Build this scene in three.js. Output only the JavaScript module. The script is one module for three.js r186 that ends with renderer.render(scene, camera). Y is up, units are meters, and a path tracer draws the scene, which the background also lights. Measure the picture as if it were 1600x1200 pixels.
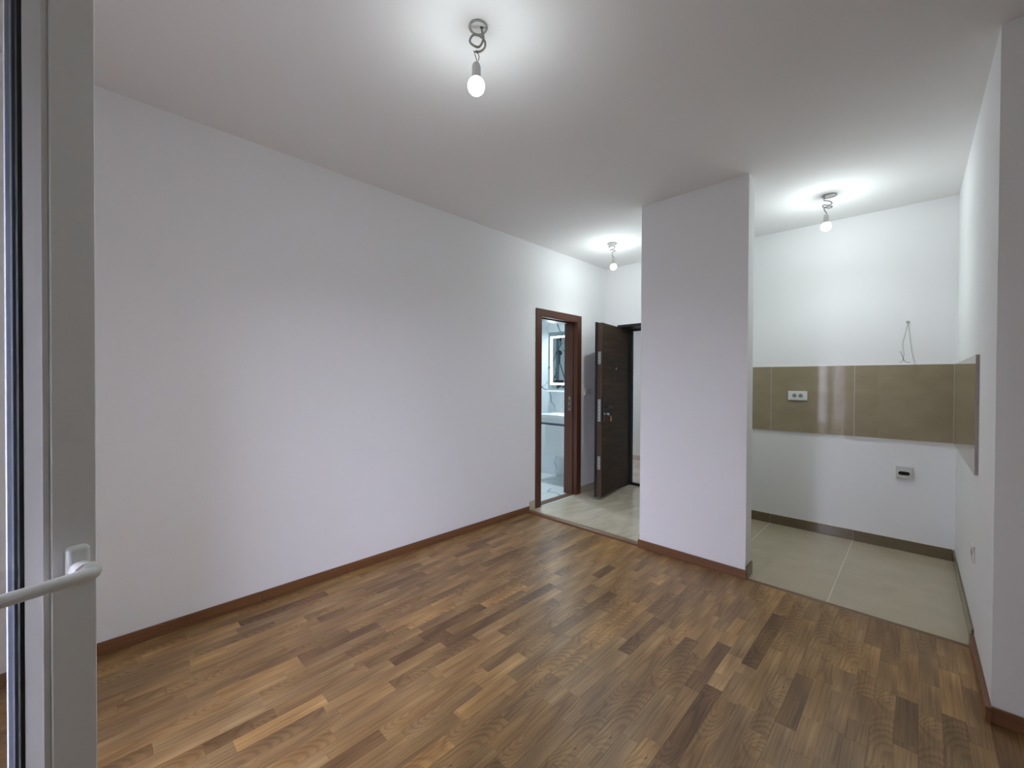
import * as THREE from 'three';
import { RoundedBoxGeometry } from 'three/addons/geometries/RoundedBoxGeometry.js';
import { RectAreaLightUniformsLib } from 'three/addons/lights/RectAreaLightUniformsLib.js';
import { mergeGeometries } from 'three/addons/utils/BufferGeometryUtils.js';
import { ImprovedNoise } from 'three/addons/math/ImprovedNoise.js';

// ---------------------------------------------------------------- camera, daylight, exposure
const scene = new THREE.Scene();
const camera = new THREE.PerspectiveCamera(2 * Math.atan(600 / 649.56) * 180 / Math.PI, 4 / 3, 0.01, 60);
camera.position.set(0, 1.33, 0);
camera.rotation.set(-0.5169 * Math.PI / 180, 44.382 * Math.PI / 180, 0.2702 * Math.PI / 180, 'YXZ');
scene.add(camera);
const renderer = new THREE.WebGLRenderer({ antialias: true });
renderer.toneMapping = THREE.LinearToneMapping;
renderer.toneMappingExposure = 1.48;
renderer.shadowMap.enabled = true;
renderer.shadowMap.type = THREE.PCFSoftShadowMap;
RectAreaLightUniformsLib.init();
scene.background = new THREE.Color(0.93, 0.94, 1.23).multiplyScalar(14);     // even overcast sky
const BULB = new THREE.Color(0.9, 1.0, 1.02);
const MAIN_CD = 0.23, HALL_CD = 0.40, KITCHEN_CD = 0.40;

// ---------------------------------------------------------------- helpers
const H = 2.715;
let seed = 7;
const rnd = () => { seed = (seed * 1664525 + 1013904223) >>> 0; return seed / 4294967296; };
const used = new Map();
function numbered(n) { const k = used.get(n) ?? 0; used.set(n, k + 1); return k ? n + '_' + String(k).padStart(3, '0') : n; }
function shade(o) { o.castShadow = true; o.receiveShadow = true; return o; }
function mesh(name, geo, mat, parent) { const m = shade(new THREE.Mesh(geo, mat)); m.name = parent ? name : numbered(name); (parent ?? scene).add(m); return m; }
function struct(name, geo, mat) { const m = mesh(name, geo, mat); m.userData.kind = 'structure'; return m; }
function sgroup(name, pos = [0, 0, 0]) { const g = new THREE.Group(); g.name = numbered(name); g.position.set(...pos); g.userData.kind = 'structure'; scene.add(g); return g; }
function thing(name, label, category, pos = [0, 0, 0], group) {
  const g = new THREE.Group(); g.name = numbered(name); g.position.set(...pos); g.userData = { label, category };
  if (group) g.userData.group = group;
  scene.add(g); return g;
}
// box given by its two corners, uv in metres; along = axis the texture's v runs on
function bx(x0, x1, y0, y1, z0, z1) {
  const w = x1 - x0, h = y1 - y0, d = z1 - z0, g = new THREE.BoxGeometry(w, h, d);
  const uv = g.attributes.uv, sz = [[d, h], [d, h], [w, d], [w, d], [w, h], [w, h]];
  for (let i = 0; i < 24; i++) { const s = sz[i >> 2]; uv.setXY(i, uv.getX(i) * s[0], uv.getY(i) * s[1]); }
  return g.translate((x0 + x1) / 2, (y0 + y1) / 2, (z0 + z1) / 2);
}
function rb(w, h, d, r, x = 0, y = 0, z = 0, s = 2) { return new RoundedBoxGeometry(w, h, d, s, r).translate(x, y, z); }
function rbx(x0, x1, y0, y1, z0, z1, r) { return rb(x1 - x0, y1 - y0, z1 - z0, Math.min(r, (x1 - x0) / 2.01, (y1 - y0) / 2.01, (z1 - z0) / 2.01), (x0 + x1) / 2, (y0 + y1) / 2, (z0 + z1) / 2, 1); }
const merge = (a) => mergeGeometries(a.map((g) => (g.index ? g.toNonIndexed() : g)).map((g) => { for (const k of Object.keys(g.attributes)) if (!['position', 'normal', 'uv'].includes(k)) g.deleteAttribute(k); return g; }));
function tube(pts, r, n = 60, rs = 8) { return new THREE.TubeGeometry(new THREE.CatmullRomCurve3(pts.map((p) => new THREE.Vector3(...p)), false, 'centripetal'), n, r, rs, false); }
function lathe(pts, n = 32) { return new THREE.LatheGeometry(pts.map((p) => new THREE.Vector2(...p)), n); }
// wall in the plane across x (from z0 to z1, thickness x0..x1) with rectangular openings
function holed(u0, u1, y0, y1, holes, t) {
  const s = new THREE.Shape([[u0, y0], [u1, y0], [u1, y1], [u0, y1]].map((p) => new THREE.Vector2(...p)));
  for (const [a, b, c, d] of holes) s.holes.push(new THREE.Path([[a, c], [a, d], [b, d], [b, c]].map((p) => new THREE.Vector2(...p))));
  return new THREE.ExtrudeGeometry(s, { depth: t, bevelEnabled: false });
}
function plan(pts, y0, y1) {      // prism over a plan outline given as [x, z]
  const s = new THREE.Shape(pts.map(([x, z]) => new THREE.Vector2(x, -z)));
  return new THREE.ExtrudeGeometry(s, { depth: y1 - y0, bevelEnabled: false }).rotateX(-Math.PI / 2).translate(0, y0, 0);
}

// ---------------------------------------------------------------- procedural textures
const noise = new ImprovedNoise();
const N = (x, y, z) => noise.noise(x, y, z);
const fbm = (x, y, z, o = 4) => { let a = 0.5, s = 0; for (let i = 0; i < o; i++) { s += a * N(x, y, z + i * 7.3); x *= 2.07; y *= 2.03; a *= 0.5; } return s; };
function tex(w, h, f, srgb = true) {
  const d = new Uint8Array(w * h * 4);
  for (let j = 0; j < h; j++) for (let i = 0; i < w; i++) {
    const c = f(i / w, j / h), k = (j * w + i) * 4;
    d[k] = Math.max(0, Math.min(255, c[0])); d[k + 1] = Math.max(0, Math.min(255, c[1])); d[k + 2] = Math.max(0, Math.min(255, c[2])); d[k + 3] = 255;
  }
  const t = new THREE.DataTexture(d, w, h); t.wrapS = t.wrapT = THREE.RepeatWrapping; t.magFilter = THREE.LinearFilter; t.minFilter = THREE.LinearMipmapLinearFilter; t.generateMipmaps = true;
  if (srgb) t.colorSpace = THREE.SRGBColorSpace;
  t.needsUpdate = true; return t;
}
// wood: u across (m), v along (m)
function woodTex(W, L, w, h, sd, light, dark, o = {}) {
  const { rings = 26, warp = 0.035, streak = 1, pore = 1, knots = [], figure = 1 } = o;
  return tex(w, h, (u, v) => {
    const x = u * W, y = v * L;
    let kx = 0, kd = 0;
    for (const [a, b, r] of knots) { const dx = (x - a) / r, dy = (y - b) / (r * 1.8), q = dx * dx + dy * dy; kx += 0.02 * Math.exp(-q * 0.25) * Math.sign(dx || 1); kd = Math.max(kd, Math.exp(-q * 2.2)); }
    const dd = 0.018 + warp * (fbm(y * 2.1 + sd * 3.1, sd, 0.5, 2) + 0.25), xc = W * (0.5 + 0.7 * N(sd, sd * 2.3, y * 0.8));
    const wx = Math.sqrt((x + kx - xc) ** 2 + dd * dd) + 0.0016 * fbm(x * 60, y * 9, sd, 3);
    const ring = Math.sin(wx * rings * 6.283);
    const rr = Math.pow(0.5 + 0.5 * ring, 2.2) * figure;
    const st = fbm(x * 190, y * 3.6, sd + 5, 3) * streak;
    const po = Math.max(0, N(x * 620, y * 26, sd + 2) - 0.3) * pore * 0.8;
    const br = fbm(x * 14, y * 3, sd + 20, 2);
    let t = 0.3 + rr * 0.26 + st * 0.62 + po * 0.55 + br * 1.1;
    t = Math.max(0, Math.min(1, t));
    return [0, 1, 2].map((c) => (light[c] * (1 - t) + dark[c] * t) * (1 - 0.55 * kd));
  });
}
const stave = [
  woodTex(0.0667, 0.5, 128, 640, 1.3, [214, 183, 136], [150, 119, 80], { rings: 190, warp: 0.02, figure: 0.6 }),
  woodTex(0.0667, 0.5, 128, 640, 8.7, [210, 178, 130], [146, 114, 76], { rings: 130, warp: 0.11, figure: 1.25 }),
  woodTex(0.0667, 0.5, 128, 640, 17.1, [215, 182, 135], [154, 122, 82], { rings: 240, warp: 0.03, streak: 1.2, figure: 0.45 }),
  woodTex(0.0667, 0.5, 128, 640, 29.9, [208, 176, 128], [142, 110, 72], { rings: 120, warp: 0.16, figure: 1.3, knots: [[0.047, 0.40, 0.0042]] }),
  woodTex(0.0667, 0.5, 128, 640, 41.2, [214, 181, 135], [150, 118, 80], { rings: 160, warp: 0.07, figure: 0.9 }),
];
const baseWood = woodTex(0.5, 0.06, 512, 64, 4.4, [152, 96, 58], [98, 58, 33], { rings: 0.5, streak: 1 });
const trimWood = tex(512, 128, (u, v) => { const t = 0.5 + 0.5 * fbm(u * 6, v * 46, 3.3, 4) + 0.2 * N(u * 2.2, v * 9, 8); return [148 - 50 * t, 104 - 40 * t, 68 - 28 * t]; });
const frameWood = tex(128, 1024, (u, v) => { const t = 0.5 + 0.75 * fbm(u * 24, v * 5, 6.1, 4) + 0.25 * Math.sin(u * 40 + 4 * N(u * 4, v * 2, 1)); return [102 - 34 * t, 60 - 24 * t, 39 - 18 * t]; });
const doorWood = tex(512, 1024, (u, v) => { const t = 0.5 + 0.9 * fbm(u * 3, v * 46, 2.2, 5) + 0.5 * fbm(u * 1.2, v * 9, 9.2, 2); return [78 - 36 * t, 60 - 28 * t, 46 - 22 * t]; });
const marble = (sd, w, h, sx, sy, base, den) => tex(w, h, (u, v) => {
  const x = u * sx, y = v * sy;
  const q = x * 0.8 + y * 0.55 + 0.5 * fbm(x * 1.3, y * 1.3, sd, 4), q2 = x * 1.1 - y * 0.35 + 0.6 * fbm(x * 2.1, y * 1.7, sd + 9, 4);
  const a = Math.abs(Math.sin(q * 4.6 + sd)), b = Math.abs(Math.sin(q2 * 5.2 + sd));
  const m1 = Math.max(0, 0.75 + fbm(x * 2.3, y * 2.3, sd + 3, 2) * 2.2), m2 = Math.max(0, 0.6 + fbm(x * 2.6, y * 2.6, sd + 13, 2) * 2.2);
  const v1 = (Math.exp(-a * a * 900) * m1 + Math.exp(-b * b * 1300) * m2) * den + Math.exp(-a * a * 60) * 0.07 * m1;
  const c = 5 * fbm(x * 3, y * 3, sd + 30, 3);
  return [base[0] + c - 175 * v1, base[1] + c - 168 * v1, base[2] + c - 158 * v1];
});
const wallMarble = marble(2.4, 1024, 1024, 2.4, 2.4, [226, 231, 234], 1.1);
const floorMarble = marble(5.1, 512, 512, 1.2, 1.2, [230, 234, 236], 0.55);
const stone = (base, amp, sd, sx, sy) => tex(512, 512, (u, v) => { const t = amp * (fbm(u * sx, v * sy, sd, 5) + 0.25 * N(u * 120, v * 120, sd)); return base.map((b) => b + t); });
const taupe = stone([160, 147, 122], 16, 3.7, 3, 5);
const greige = stone([192, 180, 154], 10, 9.1, 4, 4);
const beige = tex(512, 512, (u, v) => { const t = fbm(u * 9 + 0.8 * N(u * 3, v * 2, 2), v * 2.2, 12, 5) + 0.4 * fbm(u * 40, v * 5, 4, 3); return [212 + 34 * t, 202 + 34 * t, 180 + 36 * t]; });
const roughWall = tex(512, 512, (u, v) => { const t = 128 + 60 * fbm(u * 60, v * 60, 1.7, 3) + 40 * N(u * 200, v * 200, 5); return [t, t, t]; }, false);

// ---------------------------------------------------------------- materials
const M = (o) => new THREE.MeshStandardMaterial(o);
const P = (o) => new THREE.MeshPhysicalMaterial(o);
function mapped(t, rx, ry, o) { const c = t.clone(); c.repeat.set(rx, ry); c.needsUpdate = true; return M({ map: c, ...o }); }
roughWall.repeat.set(2.2, 2.2);
const paint = M({ color: 0xf5f5f5, roughness: 0.88, bumpMap: roughWall, bumpScale: 0.0006 });
const ceilPaint = M({ color: 0xf3f2f1, roughness: 0.92 });
const grout = M({ color: 0xdcd2be, roughness: 0.9 });
const tileTaupe = (() => { const c = taupe.clone(); c.repeat.set(1.4, 1.4); c.needsUpdate = true; return P({ map: c, roughness: 0.06, specularIntensity: 0.22 }); })();
const tileFloor = mapped(greige, 1.2, 1.2, { roughness: 0.22 });
const tileBase = mapped(taupe, 1.4, 1.4, { roughness: 0.14, color: 0xb9b2a6 });
const tileHall = mapped(beige, 1.0, 1.0, { roughness: 0.1 });
const hallBase = M({ color: 0xb7ae99, roughness: 0.2 });
const marbleWall = mapped(wallMarble, 1 / 2.4, 1 / 2.4, { roughness: 0.12 });
const marbleFloor = mapped(floorMarble, 1 / 1.2, 1 / 1.2, { roughness: 0.12 });
const baseMat = mapped(trimWood, 0.6, 9, { roughness: 0.42 });
const stripMat = M({ color: 0x775a3a, roughness: 0.45 });
const frameMat = mapped(frameWood, 6, 0.5, { roughness: 0.4 });
const frameMatH = (() => { const c = frameWood.clone(); c.rotation = Math.PI / 2; c.repeat.set(6, 0.5); c.needsUpdate = true; return M({ map: c, roughness: 0.4 }); })();
const leafMat = (() => { const c = doorWood.clone(); c.repeat.set(1.0, 0.5); c.needsUpdate = true; return P({ map: c, roughness: 0.5, specularIntensity: 0.45 }); })();
const leafEdge = M({ color: 0x453224, roughness: 0.45 });
const black = M({ color: 0x0c0c0d, roughness: 0.42 });
const blackMetal = M({ color: 0x101011, roughness: 0.3, metalness: 0.2 });
const steel = M({ color: 0xb9b8b4, roughness: 0.35, metalness: 0.75 });
const chrome = M({ color: 0xc9ced2, roughness: 0.12, metalness: 1 });
const pvc = M({ color: 0xf2f2f0, roughness: 0.38 });
const plastic = M({ color: 0xe9e9e6, roughness: 0.4 });
const whiteCable = M({ color: 0x9c9b96, roughness: 0.6 });
const gasket = M({ color: 0x24272b, roughness: 0.6 });
const spacer = M({ color: 0x6b7686, roughness: 0.35, metalness: 0.6 });
const pane = P({ color: 0xffffff, roughness: 0, transmission: 1, thickness: 0, ior: 1.5 });
const ceramic = P({ color: 0xf4f5f5, roughness: 0.15, clearcoat: 0.5 });
const gloss = P({ color: 0xe9ebee, roughness: 0.18, clearcoat: 0.6, clearcoatRoughness: 0.1 });
const glowBulb = M({ color: 0xffffff, roughness: 0.5, emissive: 0xffffff, emissiveIntensity: 2.2 });
const glowLed = M({ color: 0xffffff, roughness: 0.5, emissive: 0xf4fbff, emissiveIntensity: 1.6 });

// ---------------------------------------------------------------- the shell
// left wall with the bathroom doorway
struct('wall_left', holed(-4.85, 0.98, -0.1, H, [[-3.935, -3.258, 0.012, 2.005]], 0.145).rotateY(-Math.PI / 2).translate(-2.8, 0, 0), paint);
// rear wall: hall part with the entrance, kitchen part 2 cm further forward
struct('wall_back', merge([
  holed(-2.945, -1.42, -0.1, H, [[-2.615, -1.70, 0.012, 1.99]], 0.33).translate(0, 0, -4.85),
  bx(-5.2, -2.945, -0.1, H, -4.85, -4.69), bx(-1.42, 0.4, -0.1, H, -4.85, -4.498)]), paint);
struct('wall_partition', merge([bx(-1.587, -0.821, -0.1, H, -3.218, -3.089), bx(-1.587, -1.42, -0.1, H, -4.52, -3.218)]), paint);
struct('wall_right', plan([[0.2, -4.6], [0.215, -2.477], [1.85, -2.477], [1.85, -2.65], [0.4, -2.65], [0.4, -4.6]], -0.1, H), paint);
struct('wall_side', bx(1.7, 1.85, -0.1, H, -2.477, 0.98), paint);
struct('wall_near', holed(-2.8, 1.7, -0.1, H, [[-1.60, -0.82, 0.0, 2.28]], 0.28).translate(0, 0, 0.70), paint);
struct('ceiling', bx(-2.945, 1.85, H, H + 0.2, -4.85, 0.98), ceilPaint);

// parquet: every stave a piece of its own
const floor = struct('floor', bx(-2.8, 1.7, -0.1, -0.012, -3.11, 0.75), M({ color: 0x2a1f16, roughness: 0.9 }));
{
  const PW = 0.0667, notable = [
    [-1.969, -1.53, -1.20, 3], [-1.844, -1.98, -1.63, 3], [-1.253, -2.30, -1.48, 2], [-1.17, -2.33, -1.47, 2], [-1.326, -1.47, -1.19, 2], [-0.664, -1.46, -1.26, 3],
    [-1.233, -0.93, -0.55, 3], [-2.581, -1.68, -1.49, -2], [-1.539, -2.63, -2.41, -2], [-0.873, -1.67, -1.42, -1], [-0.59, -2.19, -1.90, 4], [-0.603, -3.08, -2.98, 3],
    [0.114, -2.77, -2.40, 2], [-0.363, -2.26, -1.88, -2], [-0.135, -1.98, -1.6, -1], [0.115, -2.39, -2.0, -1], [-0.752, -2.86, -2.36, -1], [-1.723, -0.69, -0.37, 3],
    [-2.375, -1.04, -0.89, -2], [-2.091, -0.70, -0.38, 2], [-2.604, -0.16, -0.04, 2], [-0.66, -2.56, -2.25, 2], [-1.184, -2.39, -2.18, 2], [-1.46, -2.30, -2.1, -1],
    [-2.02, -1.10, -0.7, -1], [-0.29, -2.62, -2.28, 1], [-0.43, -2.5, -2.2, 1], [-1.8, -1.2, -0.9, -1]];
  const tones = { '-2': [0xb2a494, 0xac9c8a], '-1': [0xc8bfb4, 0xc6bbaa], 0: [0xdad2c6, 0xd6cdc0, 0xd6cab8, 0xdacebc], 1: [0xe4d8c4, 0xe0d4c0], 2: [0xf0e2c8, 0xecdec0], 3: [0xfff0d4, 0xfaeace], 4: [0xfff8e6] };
  const mats = {}, matOf = (tone, t) => { const cs = tones[tone], c = cs[Math.floor(rnd() * cs.length)], k = c + '_' + t; return (mats[k] ??= M({ map: stave[t], color: new THREE.Color(c).multiplyScalar(0.98), roughness: 0.38 })); };
  const geos = {};
  const geo = (len, off) => {              // chamfered stave lying along z, top at 0, one of a few lengths and grain offsets
    const k = len.toFixed(3) + '_' + off; if (geos[k]) return geos[k];
    const w = PW / 2 - 0.00012, l = len / 2 - 0.00012, c = 0.0004, d = 0.012;
    const v = [[-w + c, 0, -l + c], [w - c, 0, -l + c], [w - c, 0, l - c], [-w + c, 0, l - c], [-w, -c, -l], [w, -c, -l], [w, -c, l], [-w, -c, l], [-w, -d, -l], [w, -d, -l], [w, -d, l], [-w, -d, l]];
    const q = [[0, 3, 2, 1], [0, 1, 5, 4], [1, 2, 6, 5], [2, 3, 7, 6], [3, 0, 4, 7], [4, 5, 9, 8], [5, 6, 10, 9], [6, 7, 11, 10], [7, 4, 8, 11]];
    const pos = [], uv = [];
    for (const f of q) for (const i of [f[0], f[1], f[2], f[0], f[2], f[3]]) { const p = v[i]; pos.push(...p); uv.push((p[0] + PW / 2) / PW, (p[2] + len / 2) / 0.5 + off * 0.21); }
    const g = new THREE.BufferGeometry(); g.setAttribute('position', new THREE.Float32BufferAttribute(pos, 3)); g.setAttribute('uv', new THREE.Float32BufferAttribute(uv, 2)); g.computeVertexNormals();
    return (geos[k] = g);
  };
  camera.updateMatrixWorld(); camera.updateProjectionMatrix();
  const all = [];
  const z0f = -3.086, z1f = 0.74;
  for (let i = 0; ; i++) {
    const x = -2.79 + (i + 0.5) * PW; if (x > 1.68) break;
    const zs = x > 0.215 ? -2.47 : z0f;
    const fixed = notable.filter((n) => Math.abs(n[0] - x) <= PW / 2).sort((a, b) => a[1] - b[1]);
    let z = zs;
    const lay = (a, b, tone) => {
      const n = Math.max(1, Math.round((b - a) / (0.26 + rnd() * 0.2)));
      let cuts = [a]; for (let k = 1; k < n; k++) cuts.push(a + (b - a) * (k + (rnd() - 0.5) * 0.45) / n); cuts.push(b);
      for (let k = 0; k < n; k++) {
        const r = rnd(), t = tone ?? (r < 0.06 ? -2 : r < 0.24 ? -1 : r < 0.74 ? 0 : r < 0.93 ? 1 : 2);
        all.push({ x, a: cuts[k], b: cuts[k + 1], tone: t, tex: Math.floor(rnd() * 5), off: Math.floor(rnd() * 7) });
      }
    };
    for (const [, a, b, tone] of fixed) {
      if (a > z + 0.03) lay(z, a); else if (a > z) { /* tiny gap closed below */ }
      const s = a > z + 0.03 ? a : z; if (b <= s) continue;
      all.push({ x, a: s, b, tone, tex: Math.floor(rnd() * 5), off: Math.floor(rnd() * 7) }); z = b;
    }
    if (z < z1f) lay(z, z1f);
  }
  const area = (s) => {
    const c = [[s.x - PW / 2, s.a], [s.x + PW / 2, s.a], [s.x + PW / 2, s.b], [s.x - PW / 2, s.b]].map(([x, z]) => new THREE.Vector3(x, 0, z).project(camera));
    const mid = new THREE.Vector3(s.x, 0, (s.a + s.b) / 2).applyMatrix4(camera.matrixWorldInverse);
    if (mid.z > -0.3 || !c.some((p) => p.z < 1 && Math.abs(p.x) < 1.02 && Math.abs(p.y) < 1.02)) return 0;
    let A = 0; for (let k = 0; k < 4; k++) { const p = c[k], q = c[(k + 1) % 4]; A += p.x * q.y - q.x * p.y; } return Math.abs(A);
  };
  all.forEach((s) => (s.area = area(s)));
  const order = [...all].sort((p, q) => q.area - p.area), own = new Set(order.slice(0, 300));
  const rest = {};
  for (const s of all) {
    const m = matOf(s.tone, s.tex), g = geo(s.b - s.a, s.off), zc = (s.a + s.b) / 2;
    if (own.has(s)) { const p = mesh('stave', g, m, floor); p.position.set(s.x, 0, zc); }
    else (rest[0] ??= []).push([g.clone().translate(s.x, 0, zc), m]);
  }
  const byMat = new Map(); for (const [g, m] of rest[0]) { if (!byMat.has(m)) byMat.set(m, []); byMat.get(m).push(g); }
  const ms = [...byMat.keys()], joined = ms.map((m) => mergeGeometries(byMat.get(m)));
  const one = mergeGeometries(joined, true); const far = mesh('staves', one, ms, floor); far.userData.kind = 'stuff';
}
function tiles(parent, name, xs, zs, y0, y1, mat, gap = 0.0022) {
  for (let i = 0; i + 1 < xs.length; i++) for (let j = 0; j + 1 < zs.length; j++) {
    const g = bx(xs[i] + gap, xs[i + 1] - gap, y0, y1, zs[j] + gap, zs[j + 1] - gap), uv = g.attributes.uv, o = rnd() * 3, p = rnd() * 3;
    for (let k = 0; k < uv.count; k++) uv.setXY(k, uv.getX(k) + o, uv.getY(k) + p);
    mesh(name, g, mat, parent);
  }
}
const fk = struct('floor_kitchen', bx(-1.42, 0.24, -0.1, -0.0006, -4.498, -3.112), grout);
tiles(fk, 'tile', [-1.42, -0.989, -0.384, 0.208], [-4.498, -3.685, -3.115], -0.0014, 0, tileFloor);
const fh = struct('floor_hall', bx(-2.8, -1.587, -0.1, 0.0185, -4.85, -3.12), M({ color: 0xb5ac98, roughness: 0.8 }));
tiles(fh, 'tile', [-2.8, -2.2, -1.587], [-4.85, -4.32, -3.72, -3.12], 0.0186, 0.02, tileHall, 0.0006);
// flat profiles where the floors meet
const prof = (pts, x0, x1) => { const s = new THREE.Shape(pts.map(([z, y]) => new THREE.Vector2(-z, y))); return new THREE.ExtrudeGeometry(s, { depth: x1 - x0, bevelEnabled: false }).rotateY(Math.PI / 2).translate(x0, 0, 0); };
{
  const t1 = sgroup('trim_1', [-2.19, 0, -3.1]);
  mesh('cover_strip', prof([[-3.138, -0.02], [-3.138, 0.0225], [-3.112, 0.0235], [-3.112, -0.02]], -2.8, -1.587).translate(2.19, 0, 3.1), M({ color: 0x9a8468, roughness: 0.45 }), t1);
  mesh('edge_strip', prof([[-3.112, -0.02], [-3.112, 0.0235], [-3.09, 0.015], [-3.083, -0.02]], -2.8, -1.587).translate(2.19, 0, 3.1), M({ color: 0x6f4a2c, roughness: 0.45 }), t1);
  struct('trim_2', prof([[-3.115, -0.02], [-3.115, 0.002], [-3.110, 0.004], [-3.094, 0.004], [-3.084, 0.0], [-3.084, -0.02]], -0.821, 0.195), stripMat);
  struct('trim_3', rbx(-2.905, -2.825, 0.01, 0.0255, -3.935, -3.258, 0.004), M({ color: 0x6d5036, roughness: 0.5 }));
}
// wooden skirting
const skirt = (x0, x1, z0, z1, h) => { const g = new RoundedBoxGeometry(x1 - x0, h, z1 - z0, 1, 0.0035).translate((x0 + x1) / 2, h / 2, (z0 + z1) / 2), p = g.attributes.position, uv = g.attributes.uv, along = x1 - x0 > z1 - z0; for (let i = 0; i < p.count; i++) uv.setXY(i, along ? p.getX(i) : p.getZ(i), p.getY(i) + p[along ? 'getZ' : 'getX'](i)); return g; };
{
  const b = sgroup('baseboard_left');
  mesh('board', skirt(-2.8, -2.788, -3.112, -0.7255, 0.0625), baseMat, b); mesh('board', skirt(-2.8, -2.788, -0.7245, 0.70, 0.0625), baseMat, b);
  const c = sgroup('baseboard_column'); mesh('board', skirt(-1.598, -0.812, -3.089, -3.077, 0.0625), baseMat, c);
  const r = sgroup('baseboard_right');
  const g = skirt(-0.018, 0, 0, 0.655, 0.066); g.rotateY(Math.atan2(0.015, 2.021)); mesh('board', g.translate(0.2103, 0, -3.108), baseMat, r);
  mesh('board', skirt(0.2025, 1.7, -2.477, -2.4645, 0.0625), baseMat, r);
  const s = sgroup('baseboard_side'); mesh('board', skirt(1.688, 1.7, -2.46, 0.70, 0.0625), baseMat, s);
  const n = sgroup('baseboard_near'); mesh('board', skirt(-2.785, -1.62, 0.688, 0.70, 0.0625), baseMat, n); mesh('board', skirt(-0.80, 1.685, 0.688, 0.70, 0.0625), baseMat, n);
}
// tiled skirting
{
  const k = sgroup('baseboard_kitchen');
  for (const [a, b] of [[-1.42, -0.9905], [-0.9875, -0.3855], [-0.3825, 0.189]]) mesh('tile', rbx(a, b, 0.001, 0.0866, -4.498, -4.489, 0.0008), tileBase, k);
  const sk = (z0, z1) => { const g = rbx(-0.0095, 0, 0.001, 0.0866, 0, z1 - z0, 0.0008); g.rotateY(Math.atan2(0.015, 2.098)); return g.translate(0.2 + (z0 + 4.498) * 0.0074, 0, z0); };
  mesh('tile', sk(-4.488, -3.686), tileBase, k); mesh('tile', sk(-3.684, -3.111), tileBase, k);
  mesh('tile', rbx(-0.821, -0.811, 0.001, 0.0866, -3.218, -3.0905, 0.0008), tileBase, k);
  mesh('grout_line', bx(-1.42, 0.195, 0.0866, 0.0885, -4.498, -4.491), grout, k);
  const h = sgroup('baseboard_hall');
  for (const [a, b] of [[-3.199, -3.116], [-4.519, -3.996]]) mesh('tile', rbx(-2.8, -2.791, 0.021, 0.102, a, b, 0.0008), hallBase, h);
  mesh('tile', rbx(-2.79, -2.625, 0.021, 0.102, -4.52, -4.511, 0.0008), hallBase, h);
  mesh('tile', rbx(-1.597, -1.587, 0.021, 0.102, -4.50, -3.095, 0.0008), hallBase, h);
}

// ---------------------------------------------------------------- bathroom doorway (frame without its leaf in view)
{
  const d = sgroup('door_1', [-2.8, 0.02, -3.6]); const L = (g) => g.translate(2.8, -0.02, 3.6);
  mesh('architrave', L(rbx(-2.8, -2.787, 0.02, 2.07, -3.278, -3.203, 0.003)), frameMat, d);
  mesh('architrave', L(rbx(-2.8, -2.787, 0.02, 2.07, -3.994, -3.919, 0.003)), frameMat, d);
  mesh('architrave', L(rbx(-2.8, -2.7868, 1.999, 2.0705, -3.919, -3.278, 0.003)), frameMatH, d);
  mesh('jamb', L(merge([bx(-2.955, -2.789, 0.02, 1.989, -3.288, -3.26)])), frameMat, d);
  mesh('jamb', L(merge([bx(-2.84, -2.789, 0.02, 1.989, -3.933, -3.909), bx(-2.957, -2.84, 0.02, 1.989, -3.933, -3.895)])), frameMat, d);
  mesh('head_jamb', L(merge([bx(-2.84, -2.789, 1.989, 2.003, -3.909, -3.288), bx(-2.957, -2.84, 1.977, 2.003, -3.895, -3.288)])), frameMatH, d);
  const sp = mesh('strike_plate', L(rbx(-2.897, -2.867, 0.984, 1.144, -3.896, -3.8935, 0.001)), M({ color: 0x8b8378, roughness: 0.4, metalness: 0.7 }), d);
  mesh('latch_hole', L(bx(-2.889, -2.875, 1.075, 1.11, -3.8937, -3.8931)), black, sp); mesh('latch_hole', L(bx(-2.889, -2.875, 1.01, 1.05, -3.8937, -3.8931)), black, sp);
}

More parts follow.
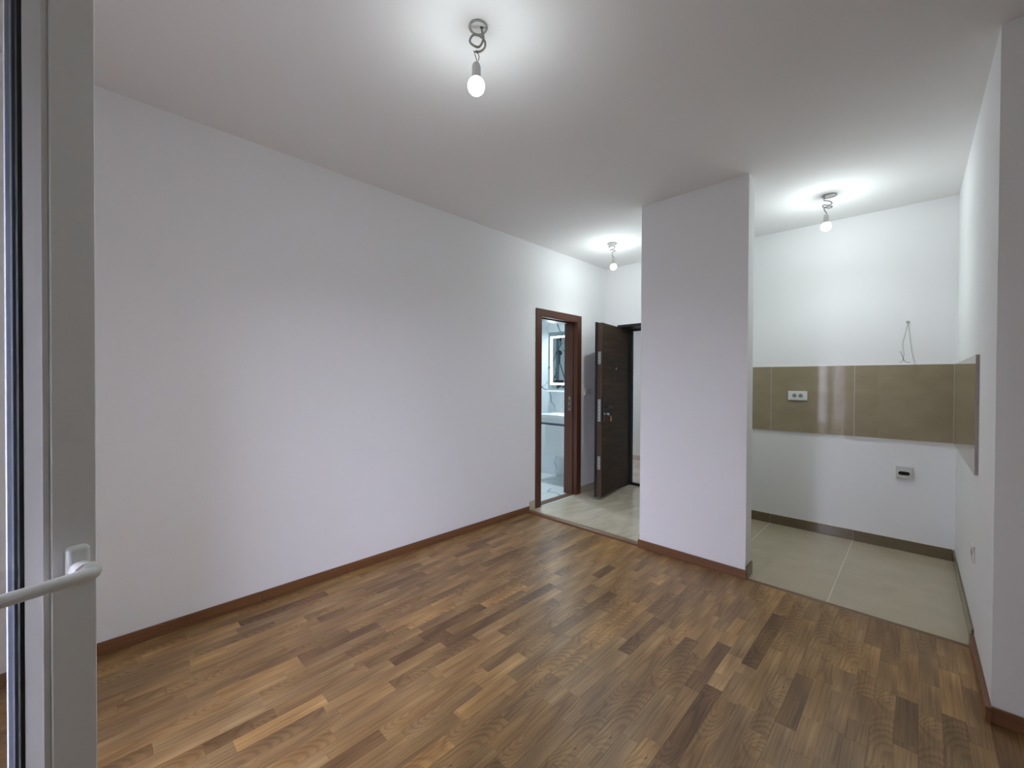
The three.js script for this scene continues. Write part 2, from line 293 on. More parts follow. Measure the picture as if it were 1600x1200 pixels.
// ---------------------------------------------------------------- entrance door: black steel frame, leaf standing open
{
  const d = sgroup('door_2', [-2.16, 0.02, -4.6]); const L = (g) => g.translate(2.16, -0.02, 4.6);
  mesh('frame_jamb', L(merge([bx(-2.615, -2.60, 0.02, 1.975, -4.84, -4.51), bx(-2.61, -2.587, 0.02, 1.953, -4.84, -4.79)])), black, d);
  mesh('frame_jamb', L(merge([bx(-1.715, -1.70, 0.02, 1.975, -4.84, -4.51), bx(-1.728, -1.70, 0.02, 1.953, -4.84, -4.79)])), black, d);
  mesh('frame_head', L(merge([bx(-2.615, -1.70, 1.975, 1.99, -4.84, -4.51), bx(-2.605, -1.71, 1.953, 1.98, -4.84, -4.79), rbx(-2.625, -1.69, 1.973, 2.004, -4.52, -4.507, 0.002)])), black, d);
  mesh('threshold', L(rbx(-2.60, -1.715, 0.012, 0.052, -4.84, -4.785, 0.003)), blackMetal, d);
  const leaf = mesh('door_leaf', merge([bx(0.01, 0.835, 0.048, 1.966, 0.0004, 0.058)]), leafMat, d);
  leaf.position.set(-2.607 + 2.16, -0.02, -4.771 + 4.6); leaf.rotation.y = -Math.atan2(0.989, 0.151);
  mesh('edge_band', rbx(0.835, 0.84, 0.048, 1.966, 0, 0.056, 0.001), leafEdge, leaf);
  mesh('rebate_lip', rbx(0.0, 0.852, 0.044, 1.975, 0.0565, 0.078, 0.002), black, leaf);
  for (const [a, b] of [[1.511, 1.648], [0.881, 1.124], [0.352, 0.497]]) {
    const pl = mesh('lock_plate', rbx(0.8395, 0.8425, a, b, 0.013, 0.046, 0.001), steel, leaf);
    const n = b - a > 0.2 ? 6 : 4;
    for (let k = 0; k < n; k++) { const y = a + (b - a) * (k + 0.5) / n; mesh('bolt_hole', new THREE.CylinderGeometry(0.0045, 0.0045, 0.001, 12).rotateZ(Math.PI / 2).translate(0.8427, y, 0.03), black, pl); }
  }
  mesh('handle_plate', rbx(0.775, 0.818, 0.877, 1.155, -0.009, 0.0, 0.004), blackMetal, leaf);
  mesh('door_handle', merge([new THREE.CylinderGeometry(0.01, 0.012, 0.05, 16).rotateX(Math.PI / 2).translate(0.797, 1.042, -0.03), rb(0.135, 0.02, 0.014, 0.006, 0.735, 1.042, -0.055)]), blackMetal, leaf);
  mesh('lock_cylinder', new THREE.CylinderGeometry(0.012, 0.012, 0.014, 20).rotateX(Math.PI / 2).translate(0.797, 0.965, -0.012), steel, leaf);
  mesh('peephole', lathe([[0, 0.006], [0.006, 0.0055], [0.011, 0.004], [0.012, 0]], 20).rotateX(-Math.PI / 2).translate(0.432, 1.472, 0), steel, leaf);
  // keys left in the lock
  const k = thing('key_bunch', 'small bunch of keys with an orange-yellow tag hanging in the brown entrance door lock', 'keys', [-2.607 + 0.151 * 0.797 + 0.989 * 0.02, 0.965, -4.771 + 0.989 * 0.797 - 0.151 * 0.02]);
  k.rotation.y = leaf.rotation.y;
  mesh('key', merge([rb(0.003, 0.008, 0.028, 0.001, 0, 0, -0.012), rb(0.004, 0.024, 0.026, 0.0018, 0, 0, -0.038)]), M({ color: 0x8fb4d0, roughness: 0.4, metalness: 0.2 }), k);
  mesh('key_ring', new THREE.TorusGeometry(0.011, 0.0014, 8, 24).translate(0, -0.012, -0.05), steel, k);
  mesh('key', merge([rb(0.024, 0.026, 0.004, 0.0018, -0.012, -0.012, -0.056), rb(0.007, 0.032, 0.003, 0.001, -0.012, -0.037, -0.056)]), blackMetal, k);
  mesh('key_tag', rb(0.026, 0.056, 0.006, 0.002, -0.03, -0.052, -0.058), M({ color: 0xd39a4c, roughness: 0.5 }), k);
}

// ---------------------------------------------------------------- stairwell corridor beyond the entrance
struct('wall_corridor', bx(-5.2, 0.2, -0.1, 2.75, -6.55, -6.4), M({ color: 0xd2d6c8, roughness: 0.9 }));
struct('wall_corridor_end', merge([holed(-6.4, -4.85, -0.1, 2.75, [[-5.9, -5.4, 1.2, 2.0]], 0.15).rotateY(-Math.PI / 2).translate(-5.05, 0, 0), bx(0.05, 0.2, -0.1, 2.75, -6.4, -4.85)]), paint);
struct('ceiling_corridor', bx(-5.2, 0.4, 2.6, 2.75, -6.4, -4.85), ceilPaint);
const fc = struct('floor_corridor', bx(-5.2, 0.2, -0.1, 0.0185, -6.4, -4.85), M({ color: 0xb5ac98, roughness: 0.8 }));
tiles(fc, 'tile', [-4.2, -3.6, -3.0, -2.4, -1.8, -1.2], [-6.4, -5.8, -5.2, -4.85], 0.0186, 0.02, tileHall, 0.001);
{ const b = sgroup('baseboard_corridor'); for (let x = -4.2; x < -1.3; x += 0.6) mesh('tile', rbx(x + 0.001, x + 0.599, 0.021, 0.09, -6.4, -6.391, 0.0008), hallBase, b); }

// ---------------------------------------------------------------- bathroom
struct('wall_bathroom_back', bx(-4.87, -2.945, -0.1, 2.3, -4.68, -4.53), marbleWall);
struct('wall_bathroom_side', bx(-4.87, -4.75, -0.1, 2.3, -4.53, -2.5), marbleWall);
struct('wall_bathroom_front', bx(-4.75, -2.945, -0.1, 2.3, -2.62, -2.5), marbleWall);
struct('ceiling_bathroom', bx(-4.87, -2.945, 2.19, 2.3, -4.53, -2.5), ceilPaint);
const fb = struct('floor_bathroom', bx(-4.75, -2.80, -0.1, 0.0185, -4.53, -2.62), M({ color: 0xd2d4d4, roughness: 0.8 }));
tiles(fb, 'tile', [-4.75, -4.1, -3.5, -2.9], [-4.53, -3.93, -3.33, -2.62], 0.0186, 0.02, marbleFloor, 0.0008);
{
  const v = thing('vanity_unit', 'white wall-hung bathroom vanity with drawer and basin under the lit mirror', 'vanity', [-3.1, 0.39, -4.3]); const L = (g) => g.translate(3.1, -0.39, 4.3);
  mesh('cabinet', L(rbx(-3.52, -2.955, 0.768, 0.845, -4.528, -4.09, 0.002)), gloss, v);
  mesh('cabinet_body', L(rbx(-3.395, -2.955, 0.39, 0.768, -4.528, -4.095, 0.002)), gloss, v);
  mesh('grip_channel', L(bx(-3.52, -2.955, 0.768, 0.794, -4.5, -4.088)), M({ color: 0x59636b, roughness: 0.4 }), v);
  mesh('cabinet_door', L(rbx(-3.395, -2.96, 0.391, 0.766, -4.098, -4.08, 0.002)), gloss, v);
  // basin: slab with a dished bowl
  const s = new THREE.Shape(); s.moveTo(-0.30, -0.22); s.lineTo(0.28, -0.22); s.lineTo(0.28, 0.22); s.lineTo(-0.30, 0.22); s.closePath();
  const o = new THREE.Path(); o.absellipse(0, -0.03, 0.21, 0.14, 0, Math.PI * 2); s.holes.push(o);
  const rim = new THREE.ExtrudeGeometry(s, { depth: 0.04, bevelEnabled: true, bevelSize: 0.006, bevelThickness: 0.006, bevelSegments: 2, curveSegments: 32 }).rotateX(-Math.PI / 2).translate(-3.235, 0.852, -4.305);
  const bowl = lathe([[0.0, 0], [0.6, 0.01], [0.85, 0.04], [1, 0.088]], 32).scale(0.212, 1, 0.142).translate(-3.235, 0.812, -4.275);
  mesh('basin', L(merge([rim, bowl])), ceramic, v);
  const f = thing('basin_faucet', 'small chrome mixer tap standing on the white bathroom basin', 'faucet', [-3.2, 0.897, -4.46]);
  mesh('tap_body', lathe([[0, 0], [0.026, 0], [0.024, 0.01], [0.02, 0.015], [0.019, 0.1], [0.016, 0.108], [0, 0.11]], 20), chrome, f);
  mesh('spout', tube([[0, 0.06, 0], [0, 0.085, 0.05], [0, 0.085, 0.1], [0, 0.07, 0.118]], 0.011, 24), chrome, f);
  mesh('lever', merge([rb(0.016, 0.012, 0.08, 0.005, 0, 0.128, 0.03), new THREE.SphereGeometry(0.02, 16, 12).translate(0, 0.113, 0)]), chrome, f);
  const m = thing('wall_mirror', 'rectangular bathroom wall mirror with a glowing white light border', 'mirror', [-3.36, 1.605, -4.53]); const K = (g) => g.translate(3.36, -1.605, 4.53);
  const mg = M({ color: 0xd8e0e0, roughness: 0.02, metalness: 1 });
  mesh('mirror_case', K(bx(-3.695, -3.02, 1.222, 1.99, -4.53, -4.505)), M({ color: 0x7a8488, roughness: 0.4 }), m);
  mesh('mirror_glass', K(bx(-3.70, -3.015, 1.217, 1.995, -4.505, -4.5)), mg, m);
  const led = merge([bx(-3.662, -3.053, 1.91, 1.938, -4.5, -4.499), bx(-3.662, -3.053, 1.27, 1.298, -4.5, -4.499), bx(-3.662, -3.622, 1.298, 1.91, -4.5, -4.499), bx(-3.093, -3.053, 1.298, 1.91, -4.5, -4.499)]);
  mesh('light_strip', K(led), glowLed, m);
  const ra = (w, h, x, y) => { const l = new THREE.RectAreaLight(0xdcf4ff, 19, w, h); l.position.set(x + 3.36, y - 1.605, 0.034); l.rotation.y = Math.PI; l.name = 'mirror_light'; m.add(l); };
  ra(0.6, 0.028, -3.357, 1.924); ra(0.6, 0.028, -3.357, 1.284); ra(0.04, 0.6, -3.642, 1.604); ra(0.04, 0.6, -3.073, 1.604);
  const sh = thing('bathroom_shelf', 'narrow white shelf below the lit bathroom mirror', 'shelf', [-3.38, 1.17, -4.47]);
  mesh('shelf_board', rb(0.60, 0.022, 0.11, 0.004, 0, 0.012, -0.004), P({ color: 0xe8f2f2, roughness: 0.2 }), sh);
  const st = thing('shower_column', 'dark chrome shower column seen in the bathroom mirror', 'shower', [-4.72, 1.15, -2.98]);
  mesh('riser', merge([rb(0.03, 0.98, 0.045, 0.01, 0, 0.5, 0)]), M({ color: 0x727d82, roughness: 0.3, metalness: 0.7 }), st);
  mesh('shower_head', merge([new THREE.CylinderGeometry(0.11, 0.11, 0.012, 28).translate(0.2, 0.86, 0), rb(0.22, 0.02, 0.03, 0.006, 0.1, 0.87, 0)]), chrome, st);
  mesh('mixer', merge([new THREE.CylinderGeometry(0.03, 0.03, 0.2, 20).rotateX(Math.PI / 2).translate(0.03, 0.16, 0), rb(0.05, 0.09, 0.05, 0.01, 0.03, 0.1, 0)]), M({ color: 0x4a5458, roughness: 0.3, metalness: 0.7 }), st);
  mesh('hand_shower', merge([new THREE.CylinderGeometry(0.05, 0.03, 0.03, 20).rotateZ(Math.PI / 2).translate(0.06, 0.68, 0), rb(0.02, 0.2, 0.025, 0.008, 0.04, 0.58, 0)]), M({ color: 0x4a5458, roughness: 0.3, metalness: 0.7 }), st);
  mesh('shower_hose', tube([[0.04, 0.5, 0], [0.05, 0.3, 0.1], [0.06, 0.18, 0.14], [0.05, 0.06, 0.1], [0.03, 0.1, 0.02]], 0.009, 40), M({ color: 0x6a757a, roughness: 0.3, metalness: 0.8 }), st);
  const dl = thing('ceiling_downlight', 'round recessed downlight glowing in the bathroom ceiling', 'light', [-3.5, 2.19, -4.05]);
  mesh('lamp_disc', new THREE.CylinderGeometry(0.055, 0.055, 0.004, 28).translate(0, -0.002, 0), glowLed, dl);
  mesh('trim_ring', new THREE.TorusGeometry(0.062, 0.006, 8, 32).rotateX(Math.PI / 2), chrome, dl);
  const sl = new THREE.SpotLight(0xe2f5ff, 3.8, 0, 1.35, 0.5); sl.position.set(0, -0.01, 0); sl.target.position.set(0, -1, 0); sl.castShadow = true; sl.name = 'downlight'; sl.shadow.radius = 2.5; dl.add(sl, sl.target);
}

// ---------------------------------------------------------------- backsplash
{
  const b = sgroup('trim_4', [0, 0, 0]);
  const edge = M({ color: 0xcfc9bd, roughness: 0.7 });
  mesh('adhesive', merge([bx(-1.42, 0.198, 0.8768, 1.4664, -4.498, -4.4848), bx(0.1862, 0.1896, 0.8768, 1.4664, -4.4905, -4.4838)]), edge, b);
  const tile = (x0, x1) => { const g = bx(x0, x1, 0.8765, 1.466, -4.4847, -4.484), uv = g.attributes.uv, o = rnd() * 3; for (let k = 0; k < uv.count; k++) uv.setXY(k, uv.getX(k) + o, uv.getY(k)); mesh('tile', g, tileTaupe, b); };
  tile(-1.42, -0.9908); tile(-0.9872, -0.3858); tile(-0.3822, 0.1858);
  const g = bx(-0.0125, -0.0045, 0.8765, 1.466, 0, 1.445), a = bx(-0.0044, 0, 0.8775, 1.465, 0, 1.443);
  for (const q of [g, a]) q.rotateY(Math.atan2(0.015, 2.098)).translate(0.2002, 0, -4.484);
  mesh('tile', g, tileTaupe, b); mesh('adhesive', a, M({ color: 0x8d8480, roughness: 0.8 }), b);
  mesh('edge_joint', bx(-0.0125, 0, 0.8765, 1.466, 1.4452, 1.4475).rotateY(Math.atan2(0.015, 2.098)).translate(0.2002, 0, -4.484), M({ color: 0xa69c98, roughness: 0.8 }), b);
}

// ---------------------------------------------------------------- sockets and switch
const holeM = M({ color: 0x2a2c2c, roughness: 0.7 });
{
  const s = thing('double_socket', 'white double power socket on the brown tiled kitchen backsplash', 'socket', [-0.78, 1.203, -4.484]);
  mesh('cover_plate', rb(0.146, 0.083, 0.011, 0.004, 0, 0, 0.0055), plastic, s);
  for (const x of [-0.0235, 0.0235]) {
    const w = mesh('socket_well', new THREE.RingGeometry(0.0155, 0.0185, 32).translate(x, 0, 0.0115), M({ color: 0xc8cac6, roughness: 0.5 }), s);
    mesh('well_floor', new THREE.CylinderGeometry(0.0155, 0.0155, 0.0012, 28).rotateX(Math.PI / 2).translate(x, 0, 0.0112), M({ color: 0x9b9d9b, roughness: 0.5 }), w);
    mesh('pin_hole', new THREE.CylinderGeometry(0.0032, 0.0032, 0.0008, 12).rotateX(Math.PI / 2).translate(x - 0.0085, 0.002, 0.0122), holeM, w);
    mesh('pin_hole', new THREE.CylinderGeometry(0.0032, 0.0032, 0.0008, 12).rotateX(Math.PI / 2).translate(x + 0.0085, 0.002, 0.0122), holeM, w);
    mesh('earth_clip', rb(0.006, 0.006, 0.002, 0.0008, x, 0.013, 0.0125), holeM, w); mesh('earth_clip', rb(0.005, 0.004, 0.002, 0.0008, x, -0.0135, 0.0125), holeM, w);
  }
  const o = thing('cooker_outlet', 'square white cooker connection box low on the kitchen wall with an oval opening', 'outlet', [-0.076, 0.621, -4.498]);
  const sh = new THREE.Shape(); const q = 0.046, qh = 0.042; sh.moveTo(-q, -qh); sh.lineTo(q, -qh); sh.lineTo(q, qh); sh.lineTo(-q, qh); sh.closePath();
  const ho = new THREE.Path(); ho.moveTo(-0.018, -0.025); ho.lineTo(0.018, -0.025); ho.absarc(0.018, -0.007, 0.018, -Math.PI / 2, Math.PI / 2); ho.lineTo(-0.018, 0.011); ho.absarc(-0.018, -0.007, 0.018, Math.PI / 2, Math.PI * 1.5); sh.holes.push(ho);
  mesh('cover_plate', new THREE.ExtrudeGeometry(sh, { depth: 0.022, bevelEnabled: true, bevelSize: 0.002, bevelThickness: 0.002, bevelSegments: 2, curveSegments: 16 }), M({ color: 0xd2d2ce, roughness: 0.45 }), o);
  mesh('opening_rim', (() => { const pts = []; for (let i = 0; i < 48; i++) { const t = i / 48 * Math.PI * 2, c = Math.cos(t), s2 = Math.sin(t); pts.push(new THREE.Vector3(Math.sign(c) * 0.018 + c * 0.0185, -0.007 + s2 * 0.0185, 0.0245)); } return new THREE.TubeGeometry(new THREE.CatmullRomCurve3(pts, true), 96, 0.0034, 6, true); })(), plastic, o);
  mesh('terminal_block', merge([bx(-0.036, 0.036, -0.025, 0.011, 0.001, 0.006), ...[-0.024, -0.008, 0.008, 0.024].map((x) => rb(0.010, 0.016, 0.008, 0.002, x, -0.009, 0.009))]), holeM, o);
  const r = thing('wall_socket', 'single white power socket low on the right kitchen wall', 'socket', [0.2 + 0.0074 * (4.498 - 3.168), 0.46, -3.168]);
  r.rotation.y = -Math.PI / 2 + Math.atan2(0.015, 2.098);
  mesh('cover_plate', rb(0.082, 0.082, 0.009, 0.003, 0, 0, 0.0045), plastic, r);
  const rw = mesh('socket_well', new THREE.CylinderGeometry(0.02, 0.02, 0.002, 28).rotateX(Math.PI / 2).translate(0, 0, 0.009), M({ color: 0x9a9c99, roughness: 0.5 }), r);
  for (const x of [-0.0095, 0.0095]) mesh('pin_hole', new THREE.CylinderGeometry(0.0032, 0.0032, 0.001, 12).rotateX(Math.PI / 2).translate(x, 0, 0.0102), holeM, rw);
  const w = thing('light_switch', 'white double light switch on the hall wall between bathroom frame and entrance door', 'switch', [-2.8, 1.2, -4.14]);
  w.rotation.y = Math.PI / 2;
  mesh('cover_plate', rb(0.15, 0.09, 0.009, 0.003, 0, 0, 0.0045), plastic, w);
  for (const x of [-0.024, 0.024]) mesh('rocker', rb(0.044, 0.05, 0.006, 0.002, x, 0, 0.0105).rotateX(0.06), M({ color: 0xdededa, roughness: 0.35 }), w);
}
// loose cable out of the kitchen wall
{
  const c = thing('loose_cable', 'thin white electric cable with bare wire ends sticking out of the kitchen wall', 'cable', [-0.066, 1.797, -4.498]); const L = (p) => p.map(([x, y, z]) => [x + 0.066, y - 1.797, z + 4.498]);
  mesh('sheath', tube(L([[-0.066, 1.797, -4.505], [-0.070, 1.770, -4.483], [-0.080, 1.70, -4.452], [-0.090, 1.646, -4.424], [-0.090, 1.585, -4.367], [-0.083, 1.54, -4.31], [-0.0855, 1.51, -4.275]]), 0.0036, 60), M({ color: 0xb9bab8, roughness: 0.5 }), c);
  mesh('hole_rim', new THREE.TorusGeometry(0.008, 0.003, 8, 20).translate(0, 0.002, 0.001), M({ color: 0x8d8f90, roughness: 0.9 }), c);
  mesh('wire', tube(L([[-0.0855, 1.512, -4.275], [-0.092, 1.53, -4.272], [-0.102, 1.562, -4.27]]), 0.0016, 20, 6), M({ color: 0x55658f, roughness: 0.5 }), c);
  mesh('wire', tube(L([[-0.0855, 1.512, -4.275], [-0.088, 1.49, -4.268], [-0.104, 1.472, -4.262]]), 0.0016, 20, 6), M({ color: 0x8a8c84, roughness: 0.5 }), c);
  mesh('wire', tube(L([[-0.0855, 1.512, -4.275], [-0.080, 1.49, -4.27], [-0.066, 1.478, -4.268], [-0.05, 1.476, -4.262]]), 0.0016, 20, 6), M({ color: 0x2c2a28, roughness: 0.5 }), c);
}

// ---------------------------------------------------------------- bare bulbs on their cables
function lamp(label, [x, y, z], cablePts, cableR, ringC, drop, cd, wires, ringR = 0.036, soft = 1.4, down = 0.68) {
  const l = thing('hanging_bulb', label, 'light bulb', [x, y, z], null);
  const rose = mesh('ceiling_rose', new THREE.CylinderGeometry(ringR, ringR, 0.002, 40).translate(ringC[0], -0.001, ringC[1]), M({ color: 0xf2f2f0, roughness: 0.7 }), l);
  mesh('rose_rim', new THREE.TorusGeometry(ringR - 0.003, 0.0042, 8, 48).rotateX(Math.PI / 2).translate(ringC[0], -0.003, ringC[1]), M({ color: 0xa8a7a2, roughness: 0.6 }), rose);
  mesh('cable_hole', new THREE.CylinderGeometry(0.006, 0.006, 0.002, 16).translate(cablePts[0][0], -0.0036, cablePts[0][2]), M({ color: 0x3a3835, roughness: 0.8 }), rose);
  mesh('cable', tube(cablePts, cableR, 120), whiteCable, l);
  for (const w of wires) mesh('wire', tube(w, 0.0014, 24, 6), M({ color: 0x2d2a28, roughness: 0.5 }), l);
  const s0 = -drop;
  mesh('lamp_socket', lathe([[0, 0.0], [0.008, 0.0], [0.0125, -0.004], [0.0165, -0.014], [0.0175, -0.022], [0.0175, -0.05], [0.0165, -0.056], [0.015, -0.056]], 28).translate(0, s0, 0), M({ color: 0xd8d8d4, roughness: 0.45 }), l);
  const b = mesh('bulb', lathe([[0.0, -0.118], [0.010, -0.1168], [0.019, -0.112], [0.0265, -0.1035], [0.030, -0.092], [0.0298, -0.081], [0.0262, -0.0715], [0.0210, -0.0648], [0.0, -0.0648]].reverse(), 32).translate(0, 0.056, 0).scale(1.12, 1.1, 1.12).translate(0, s0 - 0.056, 0), glowBulb, l);
  mesh('lamp_housing', lathe([[0.0, -0.0643], [0.0205, -0.0643], [0.0165, -0.059], [0.0145, -0.0555], [0.0, -0.0555]], 32).translate(0, 0.056, 0).scale(1.12, 1.1, 1.12).translate(0, s0 - 0.056, 0), M({ color: 0xf2f2f0, roughness: 0.5 }), l);
  const pl = new THREE.PointLight(BULB, cd); pl.position.set(0, s0 - 0.09, 0); pl.castShadow = true; pl.shadow.radius = soft; pl.name = 'bulb_light'; l.add(pl);
  // the dome of an LED bulb throws most of its light downwards
  const sp = new THREE.SpotLight(BULB, down, 0, 1.3, 0.75); sp.position.set(0, s0 - 0.092, 0); sp.target.position.set(0, s0 - 1, 0); sp.castShadow = true; sp.shadow.radius = 0.5; sp.name = 'bulb_down_light'; l.add(sp, sp.target);
  return l;
}
lamp('bare glowing bulb hanging from the living room ceiling, largest of the three', [-1.2515, H, -1.0705],
  [[0.012, 0.0, -0.016], [0.0135, -0.02, -0.018], [0.018, -0.045, -0.021], [0.004, -0.078, -0.008], [-0.016, -0.066, 0.014], [-0.020, -0.052, 0.0165], [-0.010, -0.034, 0.009], [0.006, -0.035, -0.006], [0.0215, -0.055, -0.023], [0.0235, -0.075, -0.025], [0.018, -0.090, -0.019], [0.006, -0.098, -0.008], [-0.003, -0.097, 0.002]], 0.0042, [0.003, -0.006], 0.142, MAIN_CD,
  [[[-0.007, -0.096, 0.006], [-0.004, -0.112, 0.003], [0.0, -0.128, 0.0], [0.001, -0.144, 0.0]], [[-0.003, -0.097, 0.002], [0.005, -0.108, -0.005], [0.0085, -0.12, -0.007], [0.006, -0.133, -0.005], [0.003, -0.144, 0.0]], [[-0.009, -0.094, 0.007], [-0.006, -0.098, 0.005], [-0.003, -0.1, 0.002]]], 0.036, 1.4, 0.86);
lamp('bare glowing bulb hanging in the hall beside the brown entrance door', [-2.214, H, -3.718],
  [[-0.022, 0.0, 0.014], [-0.026, -0.015, 0.017], [-0.040, -0.038, 0.030], [-0.015, -0.026, 0.004], [0.008, -0.030, -0.018], [-0.006, -0.052, -0.005], [-0.030, -0.068, 0.018], [-0.004, -0.062, -0.006], [0.008, -0.072, -0.018], [-0.010, -0.088, 0.001], [-0.014, -0.110, 0.004], [-0.008, -0.128, 0.0]], 0.0032, [-0.014, 0.008], 0.145, HALL_CD,
  [[[-0.008, -0.127, 0.0], [0.002, -0.135, -0.004], [0.002, -0.147, 0.0]], [[-0.008, -0.127, 0.0], [-0.011, -0.136, 0.003], [-0.004, -0.147, 0.0]]], 0.045);
lamp('bare glowing bulb hanging from the kitchen ceiling in front of the backsplash wall', [-0.504, H, -3.845],
  [[-0.012, 0.0, 0.008], [-0.012, -0.02, 0.008], [-0.013, -0.036, 0.010], [0.018, -0.044, -0.020], [0.030, -0.056, -0.031], [0.022, -0.070, -0.022], [-0.018, -0.075, 0.018], [-0.020, -0.084, 0.020], [0.018, -0.094, -0.018], [0.032, -0.082, -0.032], [0.006, -0.083, -0.006], [-0.012, -0.096, 0.011], [-0.006, -0.118, 0.006], [0.003, -0.134, -0.003]], 0.0036, [0.016, -0.018], 0.141, KITCHEN_CD,
  [[[0.003, -0.133, -0.003], [0.0, -0.139, 0.0], [0.0, -0.143, 0.0]]], 0.045, 1.15);

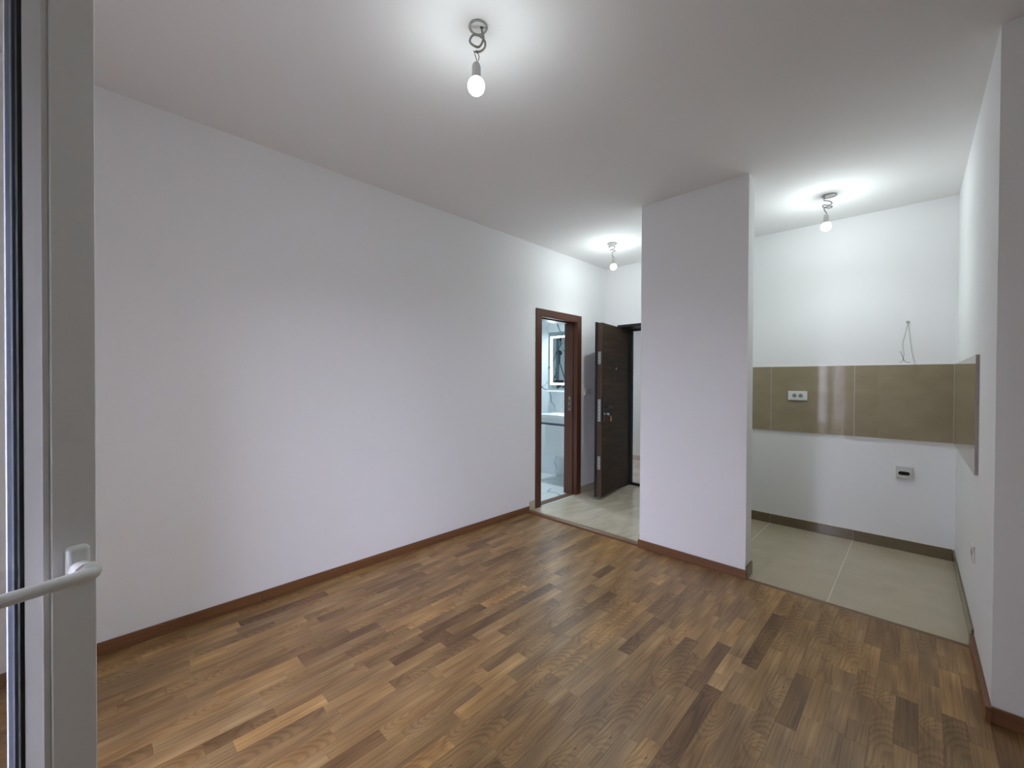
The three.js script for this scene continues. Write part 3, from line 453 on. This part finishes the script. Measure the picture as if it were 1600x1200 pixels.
// ---------------------------------------------------------------- balcony door standing open beside the camera
{
  const fr = sgroup('window_1', [-1.21, 0, 0.84]);          // fixed frame in the near wall
  const L = (g) => g.translate(1.21, 0, -0.84);
  mesh('frame_post', L(rbx(-1.60, -1.54, 0, 2.28, 0.80, 0.87, 0.004)), pvc, fr); mesh('frame_post', L(rbx(-0.88, -0.82, 0, 2.28, 0.80, 0.87, 0.004)), pvc, fr);
  mesh('frame_head', L(rbx(-1.54, -0.88, 2.22, 2.28, 0.80, 0.87, 0.004)), pvc, fr); mesh('sill', L(rbx(-1.54, -0.88, 0, 0.04, 0.80, 0.87, 0.004)), pvc, fr);
  {
    const ys = []; for (let y = 1.80; y < 2.24; y += 0.05) ys.push(rb(0.66, 0.047, 0.012, 0.004, -1.21, y, 0.895, 1));
    mesh('roller_shutter', L(merge(ys)), M({ color: 0xcfcfca, roughness: 0.5 }), fr);
  }
  // the leaf: local x runs from the free edge to the hinges, local z is its room side
  const d = sgroup('door_3', [-1.08, 0, -0.0113]); d.rotation.y = -Math.atan2(0.954, 0.30);
  const W = 0.70, y0 = 0.06, y1 = 2.21;
  // cross-section of a sash bar: [distance from the leaf's edge, depth]
  const sec = [[0, -0.002], [0.0015, 0], [0.0565, 0], [0.058, -0.0015], [0.058, -0.005], [0.0595, -0.004], [0.0665, -0.004], [0.068, -0.0052], [0.0842, -0.017], [0.085, -0.030], [0.085, -0.066], [0.0, -0.066]];
  // local frame: +z must point to the room side (towards the camera's side): depth is along -z or +z
  const S = -1;
  const bar = (pts, len) => { const s = new THREE.Shape(pts.map(([a, b]) => new THREE.Vector2(a, S * b))); return new THREE.ExtrudeGeometry(s, { depth: len, bevelEnabled: false }); };
  const post = (pts) => bar(pts, y1 - y0).rotateX(-Math.PI / 2).translate(0, y0, 0);           // shape y -> -z... turned upright
  const flipZ = (g) => g;
  mesh('sash_post', flipZ(post(sec)), pvc, d);
  mesh('sash_post', (() => { const g = post(sec.map(([a, b]) => [W - a, b]).reverse()); return g; })(), pvc, d);
  const rail = (yA, dir) => { const s = new THREE.Shape(sec.map(([a, b]) => new THREE.Vector2(dir * a, b)).slice()); const g = new THREE.ExtrudeGeometry(s, { depth: W - 0.17, bevelEnabled: false }); // x: height, y: depth, z: length
    const p = g.attributes.position, q = g.attributes.normal; for (let i = 0; i < p.count; i++) { const [a, b, c] = [p.getX(i), p.getY(i), p.getZ(i)]; p.setXYZ(i, c + 0.085, yA + a, b); } g.computeVertexNormals(); return g; };
  mesh('sash_rail', rail(y0, 1), pvc, d); mesh('sash_rail', rail(y1, -1), pvc, d);
  const inner = (name, a, b, z0, z1, m) => mesh(name, merge([bx(a, b, y0 + a, y1 - a, z0, z1), bx(W - b, W - a, y0 + a, y1 - a, z0, z1), bx(b, W - b, y0 + a, y0 + b, z0, z1), bx(b, W - b, y1 - b, y1 - a, z0, z1)]), m, d);
  inner('rubber_seal', 0.0835, 0.0895, -0.030, -0.0195, gasket);
  inner('spacer_bar', 0.085, 0.0925, -0.044, -0.0335, spacer);
  inner('outer_lip', 0.085, 0.0955, -0.060, -0.052, M({ color: 0xaab0bc, roughness: 0.4 }));
  mesh('glass_pane', bx(0.085, W - 0.085, y0 + 0.085, y1 - 0.085, -0.0335, -0.0305), pane, d);
  mesh('glass_pane', bx(0.085, W - 0.085, y0 + 0.085, y1 - 0.085, -0.0515, -0.0485), pane, d);
  const hd = mesh('handle_rose', rb(0.031, 0.068, 0.022, 0.008, 0.027, 0.998, 0.003, 4), plastic, d);
  const hy = 0.992;
  mesh('door_handle', merge([lathe([[0.0, 0], [0.0145, 0], [0.0145, 0.012], [0.0155, 0.026], [0.0165, 0.036], [0.0, 0.036]].reverse(), 28).rotateX(Math.PI / 2).translate(0.027, hy, 0.009),
    (() => { const g = tube([[0.020, hy, 0.046], [0.030, hy, 0.052], [0.055, hy, 0.0555], [0.09, hy, 0.057], [0.13, hy, 0.057], [0.155, hy, 0.055]], 0.0103, 50, 20); return g; })(),
    new THREE.SphereGeometry(0.0175, 28, 20).scale(1, 0.95, 0.8).translate(0.024, hy, 0.041), new THREE.SphereGeometry(0.0103, 16, 12).translate(0.155, hy, 0.055)]), plastic, hd);
}
{
  scene.getObjectByName('door_3').traverse((o) => {
    if (!o.isMesh || o.geometry.userData.flipped) return;
    let g = o.geometry.index ? o.geometry.toNonIndexed() : o.geometry; g.scale(1, 1, -1);
    for (const k of Object.keys(g.attributes)) { const a = g.attributes[k], n = a.itemSize; for (let i = 0; i + 2 < a.count; i += 3) for (let c = 0; c < n; c++) { const t = a.array[(i + 1) * n + c]; a.array[(i + 1) * n + c] = a.array[(i + 2) * n + c]; a.array[(i + 2) * n + c] = t; } }
    g.userData.flipped = true; o.geometry = g;
  });
}
// balcony outside
struct('ground', bx(-60, 60, -6.6, -6.4, 1.2, 90), M({ color: 0x7d7f76, roughness: 0.95 }));
struct('balcony_floor', bx(-2.6, 0.6, -0.25, -0.03, 0.98, 2.6), M({ color: 0x8f8b84, roughness: 0.8 }));
struct('balcony_soffit', bx(-2.6, 0.6, 2.75, 2.95, 0.98, 2.6), paint);
struct('wall_balcony', merge([bx(-2.6, -1.8, -0.25, 2.75, 0.98, 2.6), bx(0.4, 0.6, -0.25, 2.75, 0.98, 2.6)]), M({ color: 0xb9b4aa, roughness: 0.9 }));
{
  const r = thing('balcony_railing', 'white balcony railing with upright bars outside the open glazed door', 'railing', [-0.7, -0.03, 2.5]);
  mesh('handrail', rb(2.18, 0.05, 0.06, 0.01, 0, 1.06, 0), pvc, r);
  for (let x = -1.04; x < 1.05; x += 0.13) mesh('bar', rb(0.02, 1.04, 0.02, 0.003, x, 0.52, 0, 1), pvc, r);
}
renderer.render(scene, camera);
